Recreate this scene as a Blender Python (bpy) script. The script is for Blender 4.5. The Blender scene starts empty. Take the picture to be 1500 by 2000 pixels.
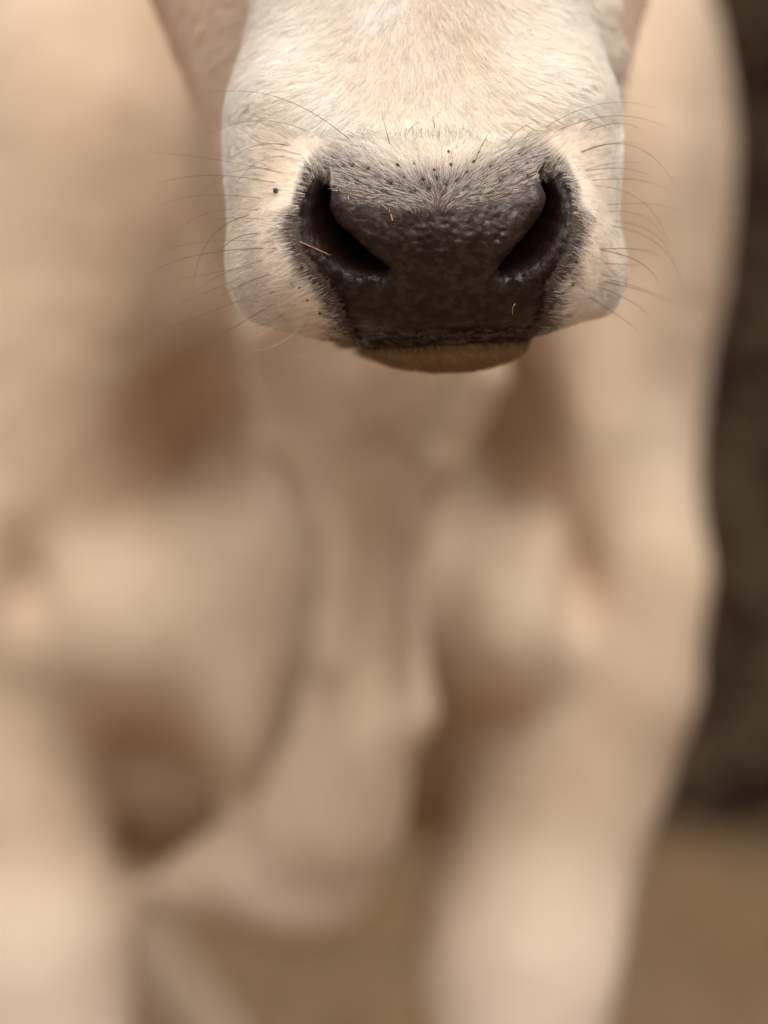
import bpy, bmesh, math, random, os
import numpy as np
from mathutils import Vector, kdtree

R = math.radians
rng = np.random.default_rng(7)
random.seed(7)
scene = bpy.context.scene
C = scene.collection

# ------------------------------------------------------------------ camera
CAM_D = 1.30                    # lens to muzzle, metres
CAM_H = 0.72                    # lens height
FRAME_W = 0.290                 # width of the focus plane inside the frame
S = FRAME_W / 1500.0            # metres per photograph pixel at the focus plane
cam_data = bpy.data.cameras.new('camera')
cam = bpy.data.objects.new('camera', cam_data)
C.objects.link(cam)
cam.location = (0, -CAM_D, CAM_H)
cam.rotation_euler = (R(90), 0, 0)
cam_data.sensor_fit = 'HORIZONTAL'
cam_data.sensor_width = 24.0
cam_data.lens = 24.0 * CAM_D / FRAME_W
cam_data.clip_start = 0.05
cam_data.clip_end = 500
cam_data.dof.use_dof = True
cam_data.dof.focus_distance = CAM_D + 0.008
cam_data.dof.aperture_fstop = 3.0
scene.camera = cam

# ------------------------------------------------------------------ overcast sky and soft sun
SUN_EL, SUN_AZ = 52, 172        # azimuth clockwise from +Y (behind the camera, a little to the right)
world = bpy.data.worlds.new('World')
scene.world = world
world.use_nodes = True
wn, wl = world.node_tree.nodes, world.node_tree.links
wn.clear()
sky = wn.new('ShaderNodeTexSky'); sky.sky_type = 'NISHITA'; sky.sun_disc = False
sky.sun_elevation = R(SUN_EL); sky.sun_rotation = R(SUN_AZ)
sky.air_density = 1.0; sky.dust_density = 4.0
hsv = wn.new('ShaderNodeHueSaturation'); hsv.inputs['Saturation'].default_value = 0.10
bg = wn.new('ShaderNodeBackground'); bg.inputs['Strength'].default_value = 0.15
out = wn.new('ShaderNodeOutputWorld')
wl.new(sky.outputs[0], hsv.inputs['Color']); wl.new(hsv.outputs[0], bg.inputs['Color']); wl.new(bg.outputs[0], out.inputs[0])

sl = bpy.data.lights.new('sun', 'SUN')
sl.energy = 0.8; sl.angle = R(60); sl.color = (1.0, 0.93, 0.83)
sun = bpy.data.objects.new('sun', sl); C.objects.link(sun)
d = Vector((math.sin(R(SUN_AZ)) * math.cos(R(SUN_EL)), math.cos(R(SUN_AZ)) * math.cos(R(SUN_EL)), math.sin(R(SUN_EL))))
sun.rotation_euler = d.to_track_quat('Z', 'Y').to_euler()

vs = scene.view_settings
vs.view_transform = 'Standard'; vs.look = 'None'; vs.gamma = 1.0; vs.exposure = 0.66
vs.use_curve_mapping = False
scene.render.engine = 'CYCLES'
scene.cycles.use_denoising = True
scene.cycles.sampling_pattern = 'BLUE_NOISE'
scene.cycles.max_bounces = 10
scene.cycles.diffuse_bounces = 8
scene.cycles.transmission_bounces = 3
scene.cycles_curves.shape = 'RIBBONS'
scene.cycles_curves.subdivisions = 2

# ------------------------------------------------------------------ helpers
def P(px, py, y):
    """point at depth y (metres behind the nose) that shows at photograph pixel (px, py)"""
    k = S * (CAM_D + y) / CAM_D
    return np.array([(px - 750) * k, y, CAM_H + (1000 - py) * k])
def K(y):
    return S * (CAM_D + y) / CAM_D
def to_px(p):
    k = S * (CAM_D + p[:, 1]) / CAM_D
    return 750 + p[:, 0] / k, 1000 - (p[:, 2] - CAM_H) / k
def sstep(a, b, x):
    t = np.clip((x - a) / (b - a), 0, 1)
    return t * t * (3 - 2 * t)
def norm(v):
    return v / np.maximum(np.linalg.norm(v, axis=-1, keepdims=True), 1e-9)

def vhash(ix, iy, iz, seed):
    h = (ix * 374761393 + iy * 668265263 + iz * 2147483647 + seed * 1274126177) & 0xffffffff
    h = ((h ^ (h >> 13)) * 1274126177) & 0xffffffff
    return ((h ^ (h >> 16)) & 0xffff) / 65535.0
def vnoise(p, scale, seed=0):
    q = p * scale
    i = np.floor(q).astype(np.int64); f = q - i; f = f * f * (3 - 2 * f)
    r = 0
    for dx in (0, 1):
        wx = f[:, 0] if dx else 1 - f[:, 0]
        for dy in (0, 1):
            wy = f[:, 1] if dy else 1 - f[:, 1]
            for dz in (0, 1):
                wz = f[:, 2] if dz else 1 - f[:, 2]
                r = r + wx * wy * wz * vhash(i[:, 0] + dx, i[:, 1] + dy, i[:, 2] + dz, seed)
    return r * 2 - 1

def poly_sd(poly, x, y):
    """signed distance in pixels to a closed outline, negative inside"""
    poly = np.asarray(poly, float)
    n = len(poly)
    d2 = np.full(x.shape, 1e18); inside = np.zeros(x.shape, bool)
    for i in range(n):
        ax, ay = poly[i]; bx, by = poly[(i + 1) % n]
        ex, ey = bx - ax, by - ay
        wx, wy = x - ax, y - ay
        t = np.clip((wx * ex + wy * ey) / (ex * ex + ey * ey), 0, 1)
        d2 = np.minimum(d2, (wx - t * ex) ** 2 + (wy - t * ey) ** 2)
        c = (ay > y) != (by > y)
        if by != ay:
            inside ^= c & (x < (bx - ax) * (y - ay) / (by - ay) + ax)
    d = np.sqrt(d2)
    return np.where(inside, -d, d)

# outlines read off the muzzle (photograph pixels)
PAD = [(612,345),(640,362),(665,376),(700,394),(740,406),(790,415),(860,412),(930,405),(985,390),(1030,370),
       (1070,346),(1094,335),(1114,368),(1118,420),(1112,470),(1090,520),(1070,550),(1064,600),(1052,632),
       (1030,654),(950,655),(860,655),(770,662),(705,670),(688,650),(672,612),(655,572),(622,532),(594,490),
       (580,450),(585,405),(598,372)]
NOS_L = [(622,352),(602,372),(589,405),(584,440),(594,476),(618,512),(650,540),(690,550),(735,545),(748,528),
         (725,505),(690,470),(655,440),(640,408),(635,372)]
NOS_R = [(1092,345),(1108,372),(1116,410),(1114,450),(1098,490),(1072,524),(1040,545),(1005,550),(985,535),(990,515),
         (1012,482),(1042,448),(1064,418),(1073,385),(1076,358)]

# ------------------------------------------------------------------ the calf as a distance field
def smin(a, b, k):
    k = np.float32(k)
    h = np.maximum(k - np.abs(a - b), 0)
    return np.minimum(a, b) - h * h * (np.float32(.25) / k)
def smax(a, b, k):
    return -smin(-a, -b, k)
def ell(p, c, r, rot=None):
    f4 = np.float32
    x = (p[:, 0] - f4(c[0])) * f4(1 / r[0]); y = (p[:, 1] - f4(c[1])) * f4(1 / r[1]); z = (p[:, 2] - f4(c[2])) * f4(1 / r[2])
    k0 = np.sqrt(x * x + y * y + z * z)
    x *= f4(1 / r[0]); y *= f4(1 / r[1]); z *= f4(1 / r[2])
    return k0 * (k0 - 1) / np.maximum(np.sqrt(x * x + y * y + z * z), f4(1e-9))
def cone(p, a, b, ra, rb, sx=1.0, sy=1.0):
    f4 = np.float32
    e = b - a; ee = e @ e
    x = p[:, 0] - f4(a[0]); y = p[:, 1] - f4(a[1]); z = p[:, 2] - f4(a[2])
    h = np.clip(x * f4(e[0] / ee) + y * f4(e[1] / ee) + z * f4(e[2] / ee), 0, 1)
    x -= h * f4(e[0]); y -= h * f4(e[1]); z -= h * f4(e[2])
    if sx != 1: x *= f4(1 / sx)
    if sy != 1: y *= f4(1 / sy)
    return np.sqrt(x * x + y * y + z * z) - (f4(ra) + f4(rb - ra) * h)
def chain(p, pts, rs, sx=1.0, k=0.02):
    d = None
    for i in range(len(pts) - 1):
        e = cone(p, pts[i], pts[i + 1], rs[i], rs[i + 1], sx)
        d = e if d is None else smin(d, e, k)
    return d
def rbox(p, c, b, r):
    q = np.abs(p - c) - (np.asarray(b) - r)
    return np.linalg.norm(np.maximum(q, 0), axis=1) + np.minimum(q.max(axis=1), 0) - r
def E(p, px, py, y, rx, rz, ry):
    k = K(y)
    return ell(p, P(px, py, y), (rx * k, ry, rz * k))

def f_head(p):
    k = K(0.05)
    d = rbox(p, P(826, 450, .066), (326 * k, .056, 204 * k), .040)                      # muzzle
    d = smin(d, E(p, 584, 498, .050, 100, 126, .040), .020)                             # lip pads
    d = smin(d, E(p, 1074, 496, .050, 100, 126, .040), .020)
    d = smin(d, E(p, 502, 545, .074, 36, 60, .03), .02)
    d = smin(d, E(p, 1168, 542, .074, 40, 60, .03), .02)
    d = smin(d, E(p, 862, 455, .030, 245, 120, .031), .016)                             # nose pad
    d = smin(d, E(p, 862, 568, .036, 195, 98, .026), .014)
    d = smin(d, E(p, 668, 408, .020, 52, 42, .016), .010)                               # wings of the nostrils
    d = smin(d, E(p, 1050, 400, .020, 52, 42, .016), .010)
    d = smin(d, E(p, 570, 240, .075, 98, 110, .045), .03)                              # swelling above the nostrils
    d = smin(d, E(p, 1082, 238, .075, 96, 110, .045), .03)
    d = smin(d, cone(p, P(598, 255, .090), P(660, -260, .135), .0215, .016, 1.0, 1.7), .03)
    d = smin(d, cone(p, P(1052, 250, .090), P(985, -260, .135), .0215, .016, 1.0, 1.7), .03)
    d = smin(d, E(p, 572, 385, .078, 92, 130, .040), .02)
    d = smin(d, E(p, 1080, 385, .078, 92, 130, .040), .02)
    br = cone(p, P(828, 390, .062), P(806, -620, .165), .052, .066, 1.10)               # bridge of the nose
    d = smin(d, br, .024)
    ch = cone(p, P(555, 310, .175), P(455, -260, .24), .026, .054, 1.0, 1.4)             # cheeks
    ch = np.minimum(ch, cone(p, P(1085, 230, .175), P(1090, -260, .24), .024, .050, 1.0, 1.4))
    ch = smin(ch, cone(p, P(845, 480, .125), P(800, 120, .280), .034, .075), .03)        # lower jaw
    ch = smin(ch, ell(p, P(800, -520, .27), (.115, .12, .16)), .05)                     # brow and poll
    d = smin(d, ch, .028)
    # slack skin folds between bridge and cheeks
    d = smin(d, chain(p, [P(1130, -420, .17), P(1152, 20, .106), P(1168, 100, .112), P(1190, 190, .118)], [.003, .007, .007, .003], k=.01), .014)
    # lower lip and chin, kept apart from the upper lip by the mouth line
    d = smin(d, smin(E(p, 866, 648, .060, 174, 66, .028), E(p, 848, 634, .092, 200, 68, .05), .01), .0012)
    return d

def f_nostril(p):
    px, py = to_px(p)
    out = np.full(len(p), 1.0)
    for poly, sg in ((NOS_L, 1), (NOS_R, -1)):
        yy = np.clip(p[:, 1] - .006, -.01, .06)
        fun = 1 - np.exp(-np.maximum(yy, 0) / .009)
        sx = px - sg * (yy * 900 + 34 * fun)
        sy = py + yy * 300 + 26 * fun
        sd = poly_sd(poly, sx, sy) * S + np.maximum(yy, 0) * .06
        out = np.minimum(out, smax(sd * .8, p[:, 1] - .052, .006))
    return out

def f_body(p):
    # barrel, its rear swung to the left
    t = smin(ell(p, np.array([-.09, 1.30, .82]), (.225, .52, .27)), ell(p, np.array([-.22, 1.95, .80]), (.24, .34, .26)), .15)
    # shoulder blades
    t = smin(t, E(p, 1160, 340, .98, 262, 580, .28), .06)
    t = smin(t, E(p, 190, 330, .95, 340, 680, .26), .06)
    # chest
    t = smin(t, E(p, 690, 1090, .90, 440, 400, .20), .05)
    # upper arms / points of the shoulder
    t = smin(t, chain(p, [P(1165, 760, .88), P(1240, 1140, .78), P(1205, 1330, .79), P(1125, 1500, .81)], [.045, .038, .043, .048], k=.03), .035)
    t = smin(t, chain(p, [P(110, 820, .86), P(-30, 1130, .77), P(0, 1500, .81)], [.055, .045, .055], k=.03), .035)
    t = smin(t, E(p, 110, 760, .86, 275, 420, .15), .07)
    t = smin(t, E(p, 1125, 800, .85, 185, 380, .135), .06)
    # front of the chest on either side
    t = smin(t, E(p, 965, 1205, .80, 200, 215, .115), .035)
    t = smin(t, E(p, 320, 1225, .825, 310, 222, .12), .04)
    t = smin(t, E(p, 505, 1370, .815, 120, 230, .10), .04)
    # floor of the chest between the legs
    t = smin(t, E(p, 330, 1480, .99, 300, 200, .16), .04)
    t = smin(t, E(p, 860, 1440, .98, 260, 190, .16), .04)
    # hollows between shoulder and throat, creases before the shoulder points
    for cx, cy, yy, rx, rz, ry in ((402, 885, .73, 66, 110, .10), (938, 885, .73, 52, 105, .09)):
        t = smax(t, -E(p, cx, cy, yy, rx, rz, ry), .06)
    for cx, cy, yy, rx, rz in ((1140, 1130, .70, 30, 90), (38, 1140, .70, 32, 90)):
        t = smax(t, -E(p, cx, cy, yy, rx, rz, .05), .025)
    # throat tapering into dewlap and brisket: one continuous fold
    nk = chain(p, [P(790, -350, .42), P(740, 350, .650), P(725, 690, .636)], [.120, .098, .062], 1.0, .05)
    nk = smin(nk, chain(p, [P(725, 690, .632), P(712, 880, .645), P(726, 1050, .650), P(712, 1240, .660), P(690, 1430, .673), P(645, 1590, .690), P(610, 1710, .708)],
                        [.062, .044, .024, .025, .029, .036, .030], 1.0, .03), .03)
    nk = smin(nk, E(p, 548, 1708, .768, 165, 100, .066), .05)
    nk = smin(nk, E(p, 455, 1725, .82, 150, 66, .05), .05)
    # raised edges of the fold
    nk = smin(nk, chain(p, [P(940, 725, .558), P(858, 890, .584), P(803, 1010, .608), P(787, 1200, .626), P(798, 1385, .638), P(715, 1560, .662)], [.016, .013, .012, .012, .016, .015], k=.012), .014)
    nk = smin(nk, chain(p, [P(520, 640, .572), P(556, 850, .606), P(634, 1010, .624), P(676, 1120, .628), P(654, 1280, .634)], [.017, .013, .011, .011, .012], k=.012), .016)
    # furrow down its middle
    fu = chain(p, [P(765, 720, .556), P(752, 900, .588), P(742, 1080, .614), P(738, 1330, .626)], [.014, .013, .012, .016], k=.01)
    nk = smax(nk, -fu, .016)
    t = smin(t, nk, .020)
    # front legs
    t = smin(t, chain(p, [P(1085, 1510, .81), P(1012, 1850, .80), P(1000, 2350, .80)], [.064, .0570, .046], k=.03), .03)
    t = smin(t, chain(p, [P(-10, 1480, .81), P(62, 1850, .80), P(140, 2350, .80)], [.058, .0585, .046], k=.03), .03)
    z0 = .03
    t = smin(t, chain(p, [P(1000, 2350, .80), np.array([.075, .78, .28]), np.array([.07, .80, .09]), np.array([.07, .77, z0])], [.046, .043, .030, .038], k=.02), .02)
    t = smin(t, chain(p, [P(140, 2350, .80), np.array([-.165, .78, .28]), np.array([-.16, .80, .09]), np.array([-.16, .77, z0])], [.046, .043, .030, .038], k=.02), .02)
    # hind legs
    for a, b, cc in (((-.30, 1.98, .60), (-.275, 2.05, .36), (-.14, 2.1, .15)), ((-.42, 2.0, .62), (-.47, 2.05, .36), (-.44, 2.1, .04))):
        t = smin(t, chain(p, [np.array(a), np.array(b), np.array(cc)], [.09, .034, .030], k=.02), .05)
    t = smin(t, chain(p, [np.array((-.14, 2.1, .15)), np.array((-.135, 2.08, .03))], [.030, .034]), .02)
    return t

def F(p):
    p = np.asfortranarray(p, dtype=np.float32)
    d = np.full(len(p), 9.0, np.float32)
    y = p[:, 1]; z = p[:, 2]
    h = (y < .75) & (z > .55)
    b = y > .12
    if h.any(): d[h] = f_head(p[h])
    if b.any():
        db = f_body(p[b]); d[b] = smin(d[b], db, .04)
    n = (y < .09) & (z > .75) & (z < .90) & (np.abs(p[:, 0] - .018) < .09)
    if n.any(): d[n] = smax(d[n], -f_nostril(p[n]), .0065)
    return d

FINE = .0015
def graded(lo, f0, f1, hi, fine, coarse, grow=1.22):
    xs = list(np.arange(f0, f1, fine)); st = fine; x = xs[-1]
    while x < hi:
        st = min(st * grow, coarse); x += st; xs.append(x)
    st = fine; x = f0; left = []
    while x > lo:
        st = min(st * grow, coarse); x -= st; left.append(x)
    return np.array(left[::-1] + xs)

def surface_net():
    gx = graded(-.74, -.065, .105, .46, FINE, .013)
    gy = graded(-.012, -.010, .10, 2.45, FINE, .015)
    gz = graded(-.03, .765, .935, 1.22, FINE, .013)
    n = (len(gx), len(gy), len(gz))
    V = np.full(n, 1.0, np.float32)
    B = 8
    bs = []
    for i in range(0, n[0], B):
        for j in range(0, n[1], B):
            for k in range(0, n[2], B):
                i1, j1, k1 = min(i + B, n[0] - 1), min(j + B, n[1] - 1), min(k + B, n[2] - 1)
                bs.append((i, j, k, (gx[i] + gx[i1]) / 2, (gy[j] + gy[j1]) / 2, (gz[k] + gz[k1]) / 2,
                           math.dist((gx[i], gy[j], gz[k]), (gx[i1], gy[j1], gz[k1])) / 2))
    bs = np.array(bs)
    fc = F(bs[:, 3:6])
    pts, idx = [], []
    for b, v in zip(bs, fc):
        i, j, k = b[:3].astype(int); sl_ = np.s_[i:i + B, j:j + B, k:k + B]
        if abs(v) > b[6] * 1.15 + .004:
            V[sl_] = 1.0 if v > 0 else -1.0
        else:
            X, Y, Z = np.meshgrid(gx[i:i + B], gy[j:j + B], gz[k:k + B], indexing='ij')
            pts.append(np.stack([X.ravel(), Y.ravel(), Z.ravel()], 1)); idx.append((sl_, X.shape))
    lens = [len(q) for q in pts]; allp = np.concatenate(pts)
    vals = np.concatenate([F(allp[a:a + 200000]) for a in range(0, len(allp), 200000)])
    o = 0
    for (sl_, sh), L in zip(idx, lens):
        V[sl_] = vals[o:o + L].reshape(sh); o += L
    s = V < 0
    cnt = sum(s[a:n[0] - 1 + a, b:n[1] - 1 + b, c:n[2] - 1 + c].astype(np.int8) for a in (0, 1) for b in (0, 1) for c in (0, 1))
    ci = np.argwhere((cnt > 0) & (cnt < 8))
    vid = np.full((n[0] - 1, n[1] - 1, n[2] - 1), -1, np.int32)
    vid[tuple(ci.T)] = np.arange(len(ci))
    acc = np.zeros((len(ci), 3)); w = np.zeros(len(ci))
    G = (gx, gy, gz)
    for ax in range(3):
        o1, o2 = [q for q in range(3) if q != ax]
        for u in (0, 1):
            for v in (0, 1):
                a = ci.copy(); a[:, o1] += u; a[:, o2] += v
                b = a.copy(); b[:, ax] += 1
                va = V[tuple(a.T)]; vb = V[tuple(b.T)]
                m = (va < 0) != (vb < 0)
                t = np.where(m, va / np.where(m, va - vb, 1), 0)
                q = np.zeros((len(ci), 3))
                for e in range(3): q[:, e] = G[e][a[:, e]]
                q[:, ax] += t * (G[ax][b[:, ax]] - G[ax][a[:, ax]])
                acc[m] += q[m]; w[m] += 1
    verts = acc / w[:, None]
    quads = []
    for ax in range(3):
        o1, o2 = (ax + 1) % 3, (ax + 2) % 3
        sh = [slice(1, -1)] * 3; sh[ax] = slice(0, -1)
        a = s[tuple(sh)]
        sh2 = list(sh); sh2[ax] = slice(1, None)
        b = s[tuple(sh2)]
        m = np.argwhere(a != b)
        base = m + 1; base[:, ax] -= 1
        inside = a[tuple(m.T)]
        c = []
        for u, v in ((0, 0), (1, 0), (1, 1), (0, 1)):
            q = base.copy(); q[:, o1] -= u; q[:, o2] -= v
            c.append(vid[tuple(q.T)])
        qd = np.stack(c, 1)
        qd[~inside] = qd[~inside][:, ::-1]
        quads.append(qd)
    return verts, np.concatenate(quads)

def grad(p, e=.0006):
    g = np.zeros_like(p)
    for a in range(3):
        q = p.copy(); q[:, a] += e; r = p.copy(); r[:, a] -= e
        g[:, a] = (F(q) - F(r)) / (2 * e)
    return g
def project(p, steps=2, lim=.002):
    p = p.copy()
    for _ in range(steps):
        g = grad(p); f = F(p)
        st = -(f / np.maximum((g * g).sum(1), .15))[:, None] * g
        L = np.linalg.norm(st, axis=1, keepdims=True)
        p += st * np.minimum(1, lim / np.maximum(L, 1e-9))
    return p

V0, Q0 = surface_net()
# keep only the largest connected piece
me = bpy.data.meshes.new('body')
me.from_pydata(V0.tolist(), [], Q0.tolist())
bm = bmesh.new(); bm.from_mesh(me)
bm.verts.ensure_lookup_table()
seen = np.zeros(len(bm.verts), int); lab = 0; sizes = {}
for v in bm.verts:
    if seen[v.index]: continue
    lab += 1; st = [v]; seen[v.index] = lab; n_ = 0
    while st:
        q = st.pop(); n_ += 1
        for e in q.link_edges:
            o_ = e.other_vert(q)
            if not seen[o_.index]: seen[o_.index] = lab; st.append(o_)
    sizes[lab] = n_
big = max(sizes, key=sizes.get)
bmesh.ops.delete(bm, geom=[v for v in bm.verts if seen[v.index] != big], context='VERTS')
# finer mesh on the front of the muzzle
bm.edges.ensure_lookup_table()
co = np.array([v.co[:] for v in bm.verts])
px, py = to_px(co)
near = (co[:, 1] < .06) & (poly_sd(PAD, px, py) < 90) & (py > 230) & (py < 720)
bm.verts.index_update()
ed = [e for e in bm.edges if near[e.verts[0].index] and near[e.verts[1].index]]
bmesh.ops.subdivide_edges(bm, edges=ed, cuts=1, use_grid_fill=True)
bmesh.ops.triangulate(bm, faces=[f for f in bm.faces if len(f.verts) > 4])
bm.to_mesh(me); bm.free()
n = len(me.vertices)
co = np.empty(n * 3); me.vertices.foreach_get('co', co); co = co.reshape(-1, 3)
front = co[:, 1] < .16
co[front] = project(co[front], 2)
me.vertices.foreach_set('co', co.ravel()); me.update()
def mesh_normals():
    a = np.empty(len(me.vertices) * 3, np.float32); me.vertices.foreach_get('normal', a); return a.reshape(-1, 3).astype(float)
px, py = to_px(co)
sd_pad = np.full(n, 999.0); sd_pad[co[:, 1] < .09] = poly_sd(PAD, px[co[:, 1] < .09], py[co[:, 1] < .09])
# loose pebbled skin on the nose pad and slack folds on the body: real relief
nrm = mesh_normals()
amp = .00058 * sstep(0, -25, sd_pad) * sstep(540, 450, py) * (.25 + .75 * sstep(190, 110, np.abs(px - 862)))
co = co + nrm * (.0011 * sstep(600, 650, py) * sstep(60, -20, sd_pad) * vnoise(co, 95, 7))[:, None]
bump = np.abs(vnoise(co, 330, 3)) * 1.2 - .4 + .5 * vnoise(co, 700, 4)
co = co + nrm * (amp * bump)[:, None]
far = sstep(.3, .6, co[:, 1])
co = co + nrm * (far * (.0012 * vnoise(co, 30, 5) + .001 * vnoise(co, 70, 6)))[:, None]
me.vertices.foreach_set('co', co.ravel()); me.update()
for f in me.polygons: f.use_smooth = True

# ------------------------------------------------------------------ skin tones carried by the animal itself
def skin_fields(px, py, y, sd):
    """dark: 0 pale hide .. 1 black-brown nose skin"""
    up = sstep(420, 395, py)
    w = 22 + 128 * up * sstep(560, 700, px) * sstep(1130, 1010, px) + 22 * (1 - up)
    dark = sstep(1.0, 0.3, np.clip((sd - 4) / w, -1, 2))
    dark = np.where(y > .09, 0, dark)
    return dark
rim = np.zeros(n); fr_ = sd_pad < 20
rim[fr_] = sstep(26, 6, np.abs(np.minimum(poly_sd(NOS_L, px[fr_], py[fr_]), poly_sd(NOS_R, px[fr_], py[fr_])))) * sstep(470, 520, py[fr_])
dark = skin_fields(px, py, co[:, 1], sd_pad)
lipd = (co[:, 1] < .11) & (py > 640)
dk_lip = np.where(lipd, sstep(706, 688, py + .05 * (px - 700)) * sstep(670, 705, px) * sstep(1045, 1015, px), 0)
dark = np.maximum(dark, dk_lip)
pad = sstep(5, -4, sd_pad + 6 * vnoise(co, 420, 9)) * (co[:, 1] < .09)
pad = np.maximum(pad, dk_lip * .8)
for nm, arr in (('dark_skin', dark), ('nose_pad', pad), ('dry', np.maximum(sstep(-26, -4, sd_pad) * np.maximum(sstep(400, 440, py), sstep(225, 245, np.abs(px - 852))), rim)), ('face', np.maximum(sstep(.16, .07, co[:, 1]), .5 * sstep(.56, .40, co[:, 2]) * (co[:, 1] < 1.2)))):
    at = me.attributes.new(nm, 'FLOAT', 'POINT'); at.data.foreach_set('value', arr.astype(np.float32))

HIDE_A, HIDE_B, FACE = (.485, .357, .246), (.56, .422, .303), (.82, .68, .55)
def mat(name):
    m = bpy.data.materials.new(name); m.use_nodes = True
    nt = m.node_tree; nt.nodes.clear()
    o = nt.nodes.new('ShaderNodeOutputMaterial')
    return m, nt.nodes, nt.links, o
def mixc(N, L, fac, a, b):
    m = N.new('ShaderNodeMix'); m.data_type = 'RGBA'
    for sock, v in ((m.inputs[0], fac), (m.inputs[6], a), (m.inputs[7], b)):
        if isinstance(v, (int, float)): sock.default_value = v
        elif isinstance(v, tuple): sock.default_value = (*v, 1)
        else: L.new(v, sock)
    return m.outputs[2]
def noise(N, L, co_, scale, detail=3, rough=.6):
    t = N.new('ShaderNodeTexNoise'); t.inputs['Scale'].default_value = scale
    t.inputs['Detail'].default_value = detail; t.inputs['Roughness'].default_value = rough
    if co_ is not None: L.new(co_, t.inputs['Vector'])
    return t.outputs['Fac']
def ramp(N, L, f, a, b):
    r = N.new('ShaderNodeMapRange'); r.interpolation_type = 'SMOOTHSTEP'
    r.inputs['From Min'].default_value = a; r.inputs['From Max'].default_value = b
    L.new(f, r.inputs['Value']); return r.outputs[0]

m_skin, N, L, o = mat('hide')
tc = N.new('ShaderNodeTexCoord').outputs['Object']
b = N.new('ShaderNodeBsdfPrincipled'); b.inputs['Roughness'].default_value = .8; b.inputs['Specular IOR Level'].default_value = .15
af = N.new('ShaderNodeAttribute'); af.attribute_name = 'face'
L.new(mixc(N, L, af.outputs['Fac'], mixc(N, L, ramp(N, L, noise(N, L, tc, 14, 4), .35, .7), HIDE_A, HIDE_B), FACE), b.inputs['Base Color'])
L.new(b.outputs[0], o.inputs[0])

m_nose, N, L, o = mat('nose_skin')
tc = N.new('ShaderNodeTexCoord').outputs['Object']
ad = N.new('ShaderNodeAttribute'); ad.attribute_name = 'dark_skin'
ap = N.new('ShaderNodeAttribute'); ap.attribute_name = 'nose_pad'
n1 = noise(N, L, tc, 220, 4)
darkc = mixc(N, L, n1, (.055, .037, .030), (.095, .065, .052))
col = mixc(N, L, ad.outputs['Fac'], FACE, darkc)
padc = mixc(N, L, ramp(N, L, n1, .4, .7), (.0095, .0046, .0038), (.0125, .0063, .0051))
col = mixc(N, L, ap.outputs['Fac'], col, padc)
b = N.new('ShaderNodeBsdfPrincipled')
L.new(col, b.inputs['Base Color'])
rr = mixc(N, L, ap.outputs['Fac'], (.8, .8, .8), mixc(N, L, ramp(N, L, n1, .35, .65), (.33, .33, .33), (.50, .50, .50)))
ady = N.new('ShaderNodeAttribute'); ady.attribute_name = 'dry'
L.new(mixc(N, L, ady.outputs['Fac'], rr, (.8, .8, .8)), b.inputs['Roughness'])
sp = N.new('ShaderNodeMapRange'); L.new(ap.outputs['Fac'], sp.inputs['Value']); sp.inputs['To Min'].default_value = .15; sp.inputs['To Max'].default_value = .34
b.inputs['Specular Tint'].default_value = (1, .79, .69, 1)
b.inputs['Coat Tint'].default_value = (1, .85, .8, 1)
b.inputs['Coat Roughness'].default_value = .20
cw_ = N.new('ShaderNodeMath'); cw_.operation = 'MULTIPLY'; L.new(ap.outputs['Fac'], cw_.inputs[0]); L.new(ramp(N, L, n1, .42, .62), cw_.inputs[1])
cw2 = N.new('ShaderNodeMath'); cw2.operation = 'MULTIPLY'; L.new(cw_.outputs[0], cw2.inputs[0]); cw2.inputs[1].default_value = .55
L.new(cw2.outputs[0], b.inputs['Coat Weight'])
sd_ = N.new('ShaderNodeMath'); sd_.operation = 'MULTIPLY_ADD'; L.new(ady.outputs['Fac'], sd_.inputs[0]); sd_.inputs[1].default_value = -.27; L.new(sp.outputs[0], sd_.inputs[2]); sd_.use_clamp = True
L.new(sd_.outputs[0], b.inputs['Specular IOR Level'])
vo = N.new('ShaderNodeTexVoronoi'); vo.feature = 'F1'; vo.inputs['Scale'].default_value = 430
L.new(tc, vo.inputs['Vector'])
ma = N.new('ShaderNodeMath'); ma.operation = 'MULTIPLY_ADD'; L.new(vo.outputs['Distance'], ma.inputs[0]); ma.inputs[1].default_value = -1.0
L.new(noise(N, L, tc, 1100, 3), ma.inputs[2])
bu = N.new('ShaderNodeBump'); bu.inputs['Strength'].default_value = .40; bu.inputs['Distance'].default_value = .0006
L.new(ma.outputs[0], bu.inputs['Height']); L.new(bu.outputs[0], b.inputs['Normal']); L.new(bu.outputs[0], b.inputs['Coat Normal'])
L.new(b.outputs[0], o.inputs[0])

def hair_mat(name):
    m, N, L, o = mat(name)
    a = N.new('ShaderNodeAttribute'); a.attribute_name = 'tone'
    d_ = N.new('ShaderNodeBsdfDiffuse'); t_ = N.new('ShaderNodeBsdfTranslucent'); g_ = N.new('ShaderNodeBsdfGlossy')
    g_.inputs['Roughness'].default_value = .45
    g_.inputs['Color'].default_value = (.9, .88, .85, 1)
    L.new(a.outputs['Color'], d_.inputs['Color']); L.new(a.outputs['Color'], t_.inputs['Color'])
    m1 = N.new('ShaderNodeMixShader'); m1.inputs[0].default_value = .35
    L.new(d_.outputs[0], m1.inputs[1]); L.new(t_.outputs[0], m1.inputs[2])
    m2 = N.new('ShaderNodeMixShader'); m2.inputs[0].default_value = .06
    L.new(m1.outputs[0], m2.inputs[1]); L.new(g_.outputs[0], m2.inputs[2])
    L.new(m2.outputs[0], o.inputs[0])
    return m
m_fur = hair_mat('fur')
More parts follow.
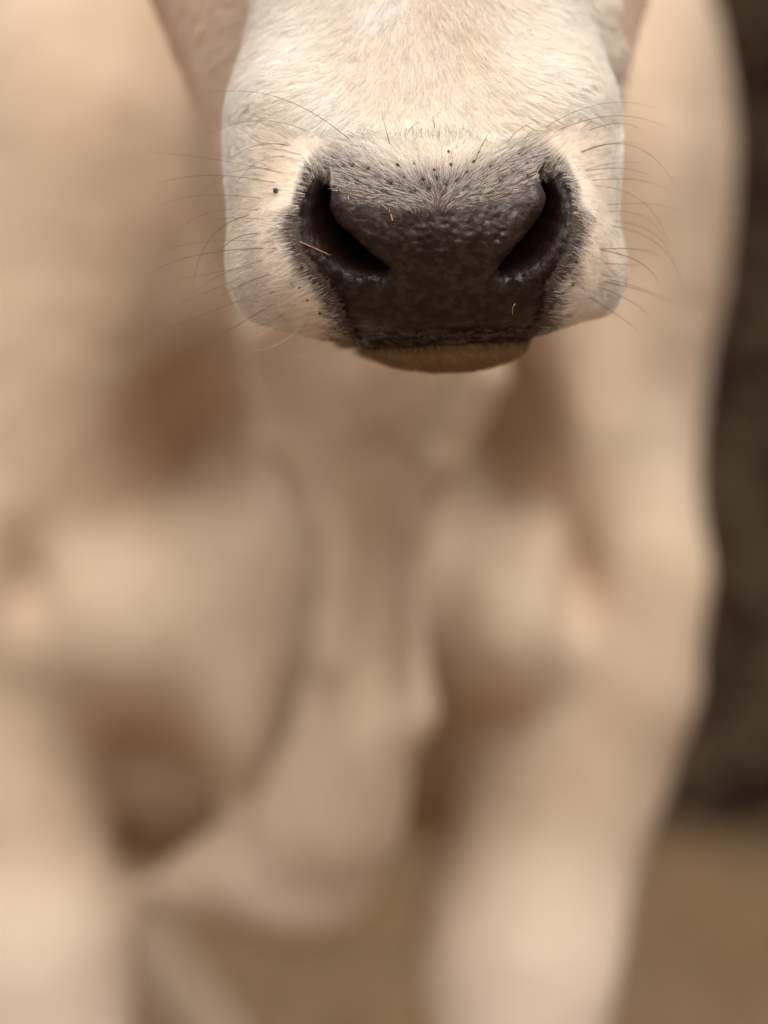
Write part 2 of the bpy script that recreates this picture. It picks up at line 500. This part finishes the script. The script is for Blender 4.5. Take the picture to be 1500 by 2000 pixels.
def plain(name, c, rough=.6, c2=None, sc=200, spec=.5):
    m, N, L, o = mat(name)
    b = N.new('ShaderNodeBsdfPrincipled'); b.inputs['Roughness'].default_value = rough; b.inputs['Specular IOR Level'].default_value = spec
    tcx = N.new('ShaderNodeTexCoord').outputs['Object']
    L.new(mixc(N, L, noise(N, L, tcx, sc, 3), c, c2 or tuple(v * .7 for v in c)), b.inputs['Base Color'])
    L.new(b.outputs[0], o.inputs[0]); return m

me.materials.append(m_skin); me.materials.append(m_nose)
fv = np.array([f.vertices[0] for f in me.polygons])
me.polygons.foreach_set('material_index', (dark[fv] + pad[fv] > .003).astype(np.int32))
calf = bpy.data.objects.new('calf', None); C.objects.link(calf)
calf['label'] = 'pale cream calf facing the camera with dark wet nose'; calf['category'] = 'calf'
body = bpy.data.objects.new('body', me); C.objects.link(body); body.parent = calf

# ------------------------------------------------------------------ fur
me.calc_loop_triangles()
nt_ = len(me.loop_triangles)
tri = np.empty(nt_ * 3, int); me.loop_triangles.foreach_get('vertices', tri); tri = tri.reshape(-1, 3)
A, Bv, Cv = co[tri[:, 0]], co[tri[:, 1]], co[tri[:, 2]]
cr = np.cross(Bv - A, Cv - A); area = np.linalg.norm(cr, axis=1) / 2
nrm = mesh_normals()

FOLL = [(777,322),(808,320),(848,332),(880,322),(912,336),(925,316),(958,326),(790,346),(826,350),(853,347),(870,360),
        (893,354),(936,298),(1014,302),(742,345),(765,357),(720,330),(876,297),(690,322),(1000,335),(975,352),(838,368),
        (1030,345),(700,350),(905,372),(812,372)]

def hair_batch(mask_fn, density, seed):
    r = np.random.default_rng(seed)
    cen = (A + Bv + Cv) / 3
    m = mask_fn(cen)
    w = area * m
    n_ = int(w.sum() * density)
    t = r.choice(len(area), n_, p=w / w.sum())
    u, v = r.random(n_), r.random(n_)
    fl = u + v > 1; u[fl] = 1 - u[fl]; v[fl] = 1 - v[fl]
    p = A[t] + u[:, None] * (Bv[t] - A[t]) + v[:, None] * (Cv[t] - A[t])
    nn = norm(nrm[tri[t, 0]] * (1 - u - v)[:, None] + nrm[tri[t, 1]] * u[:, None] + nrm[tri[t, 2]] * v[:, None])
    return p, nn, r

def pad_dist(p):
    px, py = to_px(p)
    sd = np.full(len(p), 400.0)
    m = p[:, 1] < .095
    sd[m] = poly_sd(PAD, px[m], py[m])
    return px, py, sd

def flow(p):
    """growing direction of the coat on the head, as a vector in space (before laying it on the skin)"""
    px, py, sd = pad_dist(p)
    e = 6.0
    gx = poly_sd(PAD, px + e, py) - poly_sd(PAD, px - e, py)
    gy = poly_sd(PAD, px, py + e) - poly_sd(PAD, px, py - e)
    g = norm(np.stack([gx, gy], 1))
    g = norm(g + np.stack([np.tanh((px - 855) / 60) * .55, np.full(len(px), .12)], 1))
    rad = norm(np.stack([px - 862, py - 402], 1) + .45 * np.stack([28 * vnoise(p, 200, 23), 28 * vnoise(p, 200, 24)], 1) + 1e-6)
    wu = sstep(425, 395, py) * sstep(600, 660, px) * sstep(1120, 1060, px)
    a = norm(g * (1 - wu)[:, None] + rad * wu[:, None])
    sx = (px - 822) / 330
    br = norm(np.stack([np.sign(sx) * np.abs(sx) ** 1.2 * 1.15, np.ones(len(px)) * (1.05 - .75 * np.clip(np.abs(sx), 0, 1))], 1))
    jit = 22 * vnoise(p, 70, 21) + 8 * vnoise(p, 250, 22)
    crest = 268 - 30 * np.clip(np.abs(px - 825) / 330, 0, 1.2) ** 2
    wb = sstep(crest + 10, crest - 10, py + jit)
    q = norm(a * (1 - wb)[:, None] + br * wb[:, None] + 1e-6)
    back = .35 + .6 * sstep(.02, .08, p[:, 1])
    v = np.stack([q[:, 0], back * .6, -q[:, 1]], 1)
    return norm(v), px, py, sd, wb

def lay(v, nn, lift):
    t = norm(v - (v * nn).sum(1, keepdims=True) * nn)
    return norm(t * np.cos(lift)[:, None] + nn * np.sin(lift)[:, None]), t

def build_hair(name, roots, d0, t, nn, length, rad, tone, clump=None, clump_w=.5, seg=4, droop=.35, wob=.12, seed=1):
    r = np.random.default_rng(seed)
    n_ = len(roots)
    T = np.linspace(0, 1, seg + 1)
    side = norm(np.cross(t, nn)) * (r.normal(0, wob, n_))[:, None]
    pts = np.zeros((n_, seg + 1, 3))
    for i, s_ in enumerate(T):
        dirn = d0 * s_ + (t - d0) * (droop * s_ * s_) + side * s_ * s_
        pts[:, i] = roots + dirn * length[:, None]
    if clump is not None:
        kd = kdtree.KDTree(len(clump))
        for i, c in enumerate(clump): kd.insert(roots[c], i)
        kd.balance()
        near_ = np.array([kd.find(q)[1] for q in roots])
        ci = np.asarray(clump)[near_]
        w = (T ** 1.3)[None, :, None] * np.reshape(clump_w, (-1, 1, 1))
        pts = pts * (1 - w) + pts[ci] * w
    cu = bpy.data.hair_curves.new(name)
    cu.add_curves([seg + 1] * n_)
    cu.attributes['position'].data.foreach_set('vector', pts.astype(np.float32).ravel())
    ra = cu.attributes.new('radius', 'FLOAT', 'POINT')
    prof = np.clip(1.0 - T ** 2.2 * .85, .12, 1)
    ra.data.foreach_set('value', (rad[:, None] * prof[None]).astype(np.float32).ravel())
    ca = cu.attributes.new('tone', 'FLOAT_COLOR', 'CURVE')
    ca.data.foreach_set('color', np.concatenate([tone, np.ones((n_, 1))], 1).astype(np.float32).ravel())
    cu.materials.append(m_fur)
    ob = bpy.data.objects.new(name, cu); C.objects.link(ob); ob.parent = calf; ob['kind'] = 'stuff'
    return ob

CREAM = np.array([.955, .87, .745]); WHITE = np.array([.975, .94, .88]); TAN = np.array([.82, .65, .46])
GREY = np.array([.74, .66, .58]); DKB = np.array([.10, .065, .045])
if True:
    # --- short coat of the muzzle and nose bridge
    def mfront(c):
        px, py, sd = pad_dist(c)
        m = (c[:, 1] < .16) & (c[:, 2] > .74) & (py > -400)
        up = sstep(430, 400, py) * sstep(610, 680, px) * sstep(1115, 1040, px)
        dens = sstep(-14 + 4 * up, 4 + 11 * up, sd) * (1 - .45 * up * sstep(150 + 30 * vnoise(c, 90, 46), 60, sd) - .2 * (1 - up) * sstep(50, 0, sd))
        lip = (c[:, 1] < .11) & (py > 655)
        dens = np.where(lip & (py + .05 * (px - 700) < 682) & (px > 690) & (px < 1030), .0, dens)
        return m * dens * (.35 + .65 * sstep(-300, -120, py)) * sstep(-400, -280, py)
    p, nn, r = hair_batch(mfront, 3.6e6, 11)
    v, px, py, sd, wb = flow(p)
    keep = (sd > -12 + 4 * sstep(430, 400, py) + 9 * r.random(len(p))) 
    dots = np.array(FOLL, float)
    dd = np.min((px[:, None] - dots[None, :, 0]) ** 2 + (py[:, None] - dots[None, :, 1]) ** 2, axis=1) ** .5
    nosd = np.minimum(poly_sd(NOS_L, px, py), poly_sd(NOS_R, px, py))
    keep &= (nosd > 1) | (p[:, 1] > .08)
    keep &= (dd > 6.5) | (p[:, 1] > .08)
    p, nn, v, px, py, sd, wb, dd = [q[keep] for q in (p, nn, v, px, py, sd, wb, dd)]
    n_ = len(p)
    v = norm(v + .16 * np.stack([vnoise(p, 190, 31), vnoise(p, 190, 32), vnoise(p, 190, 33)], 1) + .16 * np.stack([vnoise(p, 500, 34), 0 * p[:, 0], vnoise(p, 500, 35)], 1) + r.normal(0, .10, (n_, 3)))
    nearpad = sstep(45, 0, sd)
    lift = np.clip(r.normal(.42, .10, n_) + .10 * vnoise(p, 260, 36) - .08 * wb, .12, .9)
    chin = (py > 668) & (p[:, 1] < .14)
    lift = np.where(chin, lift + .35, lift)
    d0, t = lay(v, nn, lift)
    length = (.0042 + .0036 * wb * sstep(275, 170, py) + .0012 * sstep(20, 120, sd)) * r.uniform(.7, 1.15, n_) * (1 - .38 * nearpad)
    length = np.where((py > 668) & (p[:, 1] < .14), length * 1.7, length)
    rad = r.uniform(.000055, .000100, n_) * (1 - .52 * sstep(110, 60, sd))
    # tones of the hairs themselves
    wtan = wb * sstep(250, 40, py) * sstep(240, 60, np.abs(px - 835)) * (.35 + .35 * vnoise(p, 60, 41)) 
    tone = CREAM + (WHITE - CREAM) * np.clip(.55 + .5 * vnoise(p, 50, 42), 0, 1)[:, None]
    ck = sstep(.075, .17, p[:, 1] + .012 * vnoise(p, 60, 47))[:, None]
    tone = tone * (1 - ck) + np.array([.82, .655, .515]) * ck
    tone = tone + (TAN - tone) * np.clip(wtan, 0, .75)[:, None]
    up = sstep(430, 400, py)
    gfac = sstep(130, 30, sd) * up * sstep(600, 680, px) * sstep(1120, 1040, px)
    tone = tone + (GREY - tone) * (gfac * .8)[:, None]
    side_dark = sstep(60, 5, sd + 14 * vnoise(p, 150, 43)) * (1 - up)
    pick = r.random(n_) < side_dark * .75 + .30 * sstep(14, 0, sd)
    tone[pick] = DKB + r.random((pick.sum(), 1)) * np.array([[.10, .075, .05]])
    stray = (r.random(n_) < .05 * sstep(180, 40, sd)) & ~pick
    tone[stray] = np.array([.30, .21, .14])
    parting = (np.abs(py - 262 - 8 * vnoise(p, 90, 44)) < 16) & (np.abs(px - 815) < 110) & (r.random(n_) < .22)
    tone[parting] = np.array([.38, .28, .19])
    lowlip = (py > 660) & (p[:, 1] < .12)
    tone[lowlip] = np.array([.46, .30, .165]) * r.uniform(.5, 1.15, (lowlip.sum(), 1))
    tone = tone * r.uniform(.86, 1.03, (n_, 1)) * (1 - .16 * np.clip(vnoise(p, 650, 45), 0, 1))[:, None]
    clump = np.flatnonzero(r.random(n_) < .11)
    cw = (.35 + .40 * wb) * r.uniform(.4, 1.2, n_)
    print('muzzle hairs', n_)
    build_hair('fur', p, d0, t, nn, length, rad, tone, clump, np.clip(cw, 0, .85), 4, .55, .10, 5)
    # --- thicker coat over cheeks, neck, shoulders and legs
    def mbody(c):
        vis = sstep(.13, .17, c[:, 1]) + (c[:, 1] <= .17) * sstep(-180, -320, to_px(c)[1])
        return np.clip(vis, 0, 1) * sstep(.42, .34, c[:, 1]) * (c[:, 2] < 1.1)
    p, nn, r = hair_batch(mbody, 2.2e5, 12)
    n_ = len(p)
    v = norm(np.stack([np.sign(p[:, 0]) * .35, np.full(n_, .5), np.full(n_, -.8)], 1) + r.normal(0, .2, (n_, 3)) + .4 * np.stack([vnoise(p, 18, 51), vnoise(p, 18, 52), vnoise(p, 18, 53)], 1))
    d0, t = lay(v, nn, np.clip(r.normal(.30, .08, n_), .1, .6))
    pale = sstep(.60, .40, p[:, 2])[:, None]
    tone = (np.array([.66, .52, .38]) * (1 - pale) + np.array([.83, .70, .57]) * pale) * r.uniform(.88, 1.08, (n_, 1))
    hd = sstep(.35, .2, p[:, 1])[:, None]
    tone = tone * (1 - hd) + np.array([.82, .655, .515]) * hd * r.uniform(.85, 1.05, (n_, 1))
    ff = (sstep(.20, .10, p[:, 1]) * sstep(.09, .06, np.abs(p[:, 0] - .012)))[:, None]
    tone = tone * (1 - ff) + CREAM * ff * r.uniform(.88, 1.0, (n_, 1))
    build_hair('coat', p, d0, t, nn, r.uniform(.010, .018, n_), r.uniform(.00014, .00022, n_), tone, None, 0, 3, .6, .15, 6)

# ------------------------------------------------------------------ whiskers, follicles, mole
from mathutils.bvhtree import BVHTree
bvh = BVHTree.FromPolygons(co.tolist(), tri.tolist())
def hit(px_, py_):
    o_ = Vector((0, -CAM_D, CAM_H)); t_ = Vector(P(px_, py_, 0.0)) - o_
    loc, n_, i_, d_ = bvh.ray_cast(o_, t_.normalized())
    return (np.array(loc), np.array(n_)) if loc is not None and loc.y < .2 else None

m_whisk = plain('whisker_hair', (.15, .095, .06), .45)
m_pale = plain('pale_whisker_hair', (.62, .50, .36), .45)
m_foll = plain('dark_follicle', (.06, .042, .034), .9)
m_straw = plain('straw', (.36, .175, .065), .6, (.22, .10, .04), 400)
m_straw2 = plain('straw_yellow', (.44, .29, .12), .6, (.36, .22, .08), 400)

def tube(name, pts, r0, r1, material, parent=None, sides=5):
    pts = np.asarray(pts); n_ = len(pts)
    tg = norm(np.gradient(pts, axis=0))
    up = np.array([0, 0, 1.0]) if abs(tg[0, 2]) < .9 else np.array([1.0, 0, 0])
    vs_, fs = [], []
    for i in range(n_):
        a = norm(np.cross(tg[i], up)); b_ = np.cross(tg[i], a)
        rr_ = r0 + (r1 - r0) * (i / (n_ - 1)) ** 1.2
        for k in range(sides):
            an = 2 * math.pi * k / sides
            vs_.append(pts[i] + rr_ * (a * math.cos(an) + b_ * math.sin(an)))
    for i in range(n_ - 1):
        for k in range(sides):
            k2 = (k + 1) % sides
            fs.append((i * sides + k, i * sides + k2, (i + 1) * sides + k2, (i + 1) * sides + k))
    fs.append(tuple(range(sides))[::-1]); fs.append(tuple(range((n_ - 1) * sides, n_ * sides)))
    m_ = bpy.data.meshes.new(name); m_.from_pydata([tuple(q) for q in vs_], [], fs); m_.update()
    for f in m_.polygons: f.use_smooth = True
    m_.materials.append(material)
    ob = bpy.data.objects.new(name, m_); C.objects.link(ob)
    if parent: ob.parent = parent
    return ob

def whisker(x0, y0, x1, y1, sag, dy, material, r0=.00012):
    """from the skin at pixel (x0,y0) to a tip seen at (x1,y1) dy metres behind the root; sag bows it"""
    h = hit(x0, y0)
    if h is None: return
    a, n_ = h
    b_ = P(x1, y1, a[1] + dy * .45)
    T = np.linspace(0, 1, 12)[:, None]
    chord = b_ - a; Lc = np.linalg.norm(chord)
    perp = np.array([0, 0, 1.0]); out_ = n_ * .18 * Lc
    pts = a - n_ * .0004 + chord * T + (perp * sag * .6 * Lc + out_) * (4 * T * (1 - T)) * (1 - .35 * T)
    tube('whisker', pts, r0, r0 * .25, material, calf)

W_L = [(690,278,415,178,.10,.03),(606,258,405,262,.12,.03),(565,284,440,318,.12,.03),(590,303,440,312,.10,.03),(560,305,450,372,.14,.03),
       (556,338,275,296,-.03,.05),(540,357,300,360,.02,.05),(530,330,375,405,.16,.04),(516,388,300,405,.02,.05),(505,410,330,470,.10,.05),
       (520,428,405,433,-.03,.04),(490,418,375,560,.12,.05),(515,484,290,535,.06,.06),(500,470,300,500,.05,.06),(515,508,350,600,.07,.06),
       (520,485,400,520,.08,.04),(530,535,430,580,.08,.04),(535,560,330,640,.08,.06),(540,590,400,660,.08,.05),(520,600,350,690,.05,.05),
       (550,565,440,590,.06,.03),(510,455,420,505,.12,.03),(500,520,290,560,.04,.06),(560,610,470,640,.05,.03),(480,540,320,610,.05,.05)]
W_R = [(1060,252,1290,213,.14,.04),(1090,254,1310,252,.14,.04),(1150,255,1250,252,.16,.03),(985,284,1045,238,.14,.0),(1025,264,1075,262,.25,.0),
       (1132,298,1320,360,.30,.04),(1130,300,1255,282,.08,.05),(1140,332,1260,320,.05,.04),(1138,334,1285,352,.05,.05),(1155,352,1310,374,.04,.05),
       (1160,362,1310,480,.14,.05),(1180,400,1340,418,.05,.05),(1185,412,1300,470,.12,.05),(1190,440,1335,560,.10,.05),(1170,487,1290,500,.08,.05),
       (1172,488,1290,555,.10,.04),(1180,515,1260,520,.05,.04),(1170,535,1215,548,.04,.02),(1175,550,1300,590,.08,.05),(1165,560,1270,620,.10,.05),
       (1150,580,1250,650,.08,.05),(1195,430,1320,520,.10,.05),(1185,545,1330,600,.10,.05)]
W_C = [(762,284,745,218,-.02,-.004),(795,262,822,238,.15,-.004),(928,316,960,252,.10,-.002),(850,258,845,225,.0,-.002)]
W_P = [(650,655,560,700,.02,.01),(600,630,480,690,.03,.02),(1100,645,1140,690,.06,.01),(1130,630,1190,700,.06,.02),(560,620,455,668,.02,.02),(670,665,620,712,.02,.01)]
for q in W_L + W_R: whisker(*q, m_whisk, random.choice((.00010, .00012, .00014, .00018)))
for q in W_C: whisker(*q, m_whisk, .00014)
for q in W_P: whisker(*q, m_pale, .00014)

def dome(name, px_, py_, r_, h_, material):
    g = hit(px_, py_)
    if g is None: return
    a, n_ = g
    bm_ = bmesh.new(); bmesh.ops.create_icosphere(bm_, subdivisions=2, radius=1)
    for v_ in bm_.verts: v_.co = Vector((v_.co.x * r_ * random.uniform(.85, 1.15), v_.co.y * r_ * random.uniform(.85, 1.15), v_.co.z * h_))
    m_ = bpy.data.meshes.new(name); bm_.to_mesh(m_); bm_.free()
    for f in m_.polygons: f.use_smooth = True
    m_.materials.append(material)
    ob = bpy.data.objects.new(name, m_); C.objects.link(ob)
    ob.location = a; ob.rotation_euler = Vector(n_).to_track_quat('Z', 'Y').to_euler(); ob.parent = calf
    return ob
for x, y in FOLL: dome('follicle', x, y, random.uniform(.0005, .0009), random.uniform(.0008, .0013), m_foll)
for x, y in ((575,480),(590,520),(612,552),(585,560),(640,590),(625,610),(655,640),(600,585),(1090,545),(1112,530),(1100,570),(1125,510),(1082,590),(1118,555)):
    dome('follicle', x, y, random.uniform(.0005, .0008), .0010, m_foll)
mole = dome('mole', 541, 374, .00115, .0022, m_foll)
mole['label'] = 'single dark raised mole on the pale cheek'

# ------------------------------------------------------------------ bits of straw stuck to the nose
def straw(x0, y0, x1, y1, r_, lift0, lift1, label, material, bend=.0):
    a, na = hit(x0, y0); b_, nb = hit(x1, y1)
    a = a + na * lift0; b_ = b_ + nb * lift1
    T = np.linspace(0, 1, 7)[:, None]
    pts = a + (b_ - a) * T + np.array([1.0, 0, 0]) * bend * 4 * T * (1 - T)
    ob = tube('straw_piece', pts, r_, r_ * .75, material, None, 6)
    ob['label'] = label; ob['category'] = 'straw'; ob['group'] = 'bits of straw on the nose'
straw(585, 473, 643, 502, .00028, .0012, .0012, 'longest reddish straw stalk lying across the outer rim of one nostril', m_straw)
straw(764, 419, 767, 432, .00042, .0005, .0005, 'short thick orange straw bit on the upper nose pad', m_straw)
straw(1005, 592, 1001, 612, .00018, .0005, .0006, 'thin curved yellow straw bit low on the nose near the lip', m_straw2, -.0006)
straw(680, 384, 681, 391, .00025, .0005, .0005, 'tiny pale straw fleck on the nostril wing', m_straw2)

# ------------------------------------------------------------------ pasture
def ground():
    m, N, L, o = mat('dry_pasture')
    tcx = N.new('ShaderNodeTexCoord').outputs['Object']
    c1 = mixc(N, L, ramp(N, L, noise(N, L, tcx, 1.2, 5), .3, .7), (.19, .114, .060), (.23, .140, .075))
    c1 = mixc(N, L, ramp(N, L, noise(N, L, tcx, 30, 5), .4, .75), c1, (.16, .10, .05))
    # darker brown mixed in towards the hedge: its shade painted into the ground colour
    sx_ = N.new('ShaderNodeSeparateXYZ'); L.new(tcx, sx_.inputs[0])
    hedge_shade = N.new('ShaderNodeMath'); hedge_shade.operation = 'MULTIPLY_ADD'; L.new(noise(N, L, tcx, 2.5, 4), hedge_shade.inputs[0]); hedge_shade.inputs[1].default_value = 3.0; L.new(sx_.outputs['Y'], hedge_shade.inputs[2])
    c1 = mixc(N, L, ramp(N, L, hedge_shade.outputs[0], 3.6, 7.6), c1, (.062, .041, .024))
    b = N.new('ShaderNodeBsdfPrincipled'); b.inputs['Roughness'].default_value = .95
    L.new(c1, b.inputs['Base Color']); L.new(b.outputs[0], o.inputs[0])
    bm_ = bmesh.new()
    n_ = 60
    xs = np.concatenate([[-200, -60, -20], np.linspace(-8, 8, n_), [20, 60, 200]])
    ys = np.concatenate([[-60, -20, -6], np.linspace(-2, 14, n_), [30, 80, 300]])
    X, Y = np.meshgrid(xs, ys, indexing='ij')
    pp = np.stack([X.ravel(), Y.ravel(), 0 * X.ravel()], 1)
    Z = .018 * vnoise(pp, 1.7, 61) * (np.abs(pp[:, 0]) < 9) - .018
    vv = [bm_.verts.new((a, b__, c)) for a, b__, c in zip(pp[:, 0], pp[:, 1], Z)]
    nx, ny = len(xs), len(ys)
    for i in range(nx - 1):
        for j in range(ny - 1):
            bm_.faces.new((vv[i * ny + j], vv[(i + 1) * ny + j], vv[(i + 1) * ny + j + 1], vv[i * ny + j + 1]))
    m_ = bpy.data.meshes.new('ground'); bm_.to_mesh(m_); bm_.free()
    for f in m_.polygons: f.use_smooth = True
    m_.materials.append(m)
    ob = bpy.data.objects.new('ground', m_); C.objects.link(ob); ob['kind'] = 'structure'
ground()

def blades():
    n_ = 26000
    r = np.random.default_rng(3)
    x = r.uniform(-2.6, 2.6, n_); y = .1 + 6.0 * r.uniform(0, 1, n_)
    h_ = r.uniform(.03, .11, n_); w = r.uniform(.002, .004, n_); a = r.uniform(0, 6.283, n_)
    bx, by = np.cos(a) * w, np.sin(a) * w
    lx, ly = r.normal(0, .5, n_) * h_, r.normal(0, .5, n_) * h_
    z = np.full(n_, -.03)
    v = np.stack([np.stack([x - bx, y - by, z], 1), np.stack([x + bx, y + by, z], 1),
                  np.stack([x + lx * .4 + bx * .7, y + ly * .4 + by * .7, z + h_ * .6], 1), np.stack([x + lx, y + ly, z + h_], 1)], 1).reshape(-1, 3)
    i = np.arange(n_) * 4
    fs = np.concatenate([np.stack([i, i + 1, i + 2], 1), np.stack([i, i + 2, i + 3], 1)])
    m_ = bpy.data.meshes.new('grass'); m_.from_pydata(v.tolist(), [], fs.tolist())
    m_.materials.append(plain('dry_grass', (.245, .150, .080), .9, (.19, .122, .060), 3, 0))
    ob = bpy.data.objects.new('grass', m_); C.objects.link(ob)
    ob['kind'] = 'stuff'; ob['label'] = 'short dry tan grass of the pasture'; ob['category'] = 'grass'
blades()

def hedge():
    root = bpy.data.objects.new('hedge', None); C.objects.link(root); root.location = (0, 7.7, 0)
    root['label'] = 'dark brown hedge standing out of focus behind the calf'; root['category'] = 'hedge'
    r = np.random.default_rng(5)
    n_ = 140000
    x = r.uniform(-6, 6, n_); z = r.uniform(0, 1, n_) ** .9
    top = 4.2 + .6 * vnoise(np.stack([x, 0 * x, 0 * x], 1), .9, 71)
    yfront = -1.2 + .35 * vnoise(np.stack([x, z * 4, 0 * x], 1), .8, 72)
    y = yfront + r.uniform(0, 1, n_) ** 1.5 * .8
    z = z * top
    s_ = r.uniform(.07, .14, n_)
    u = norm(r.normal(0, 1, (n_, 3))); w = norm(np.cross(u, r.normal(0, 1, (n_, 3))))
    c = np.stack([x, y, z], 1)
    v = np.stack([c - u * s_[:, None], c + w * s_[:, None] * .5, c + u * s_[:, None], c - w * s_[:, None] * .5], 1).reshape(-1, 3)
    v[:, 2] = np.maximum(v[:, 2], .0)
    i = np.arange(n_) * 4
    m_ = bpy.data.meshes.new('foliage'); m_.from_pydata(v.tolist(), [], np.stack([i, i + 1, i + 2, i + 3], 1).tolist())
    m_.materials.append(plain('dead_leaves', (.082, .054, .032), 1.0, (.075, .050, .030), 4, 0))
    ob = bpy.data.objects.new('foliage', m_); C.objects.link(ob); ob.parent = root; ob['kind'] = 'stuff'
    mw = plain('hedge_wood', (.05, .033, .02), .9)
    for k in range(16):
        x0 = -5.6 + k * .75 + random.uniform(-.2, .2)
        pts = [np.array([x0, random.uniform(-.1, .5), -.05])]
        for q in range(5):
            pts.append(pts[-1] + np.array([random.uniform(-.15, .15), random.uniform(-.1, .1), .75]))
        st = tube('stem', pts, .05, .012, mw, root, 7)
hedge()
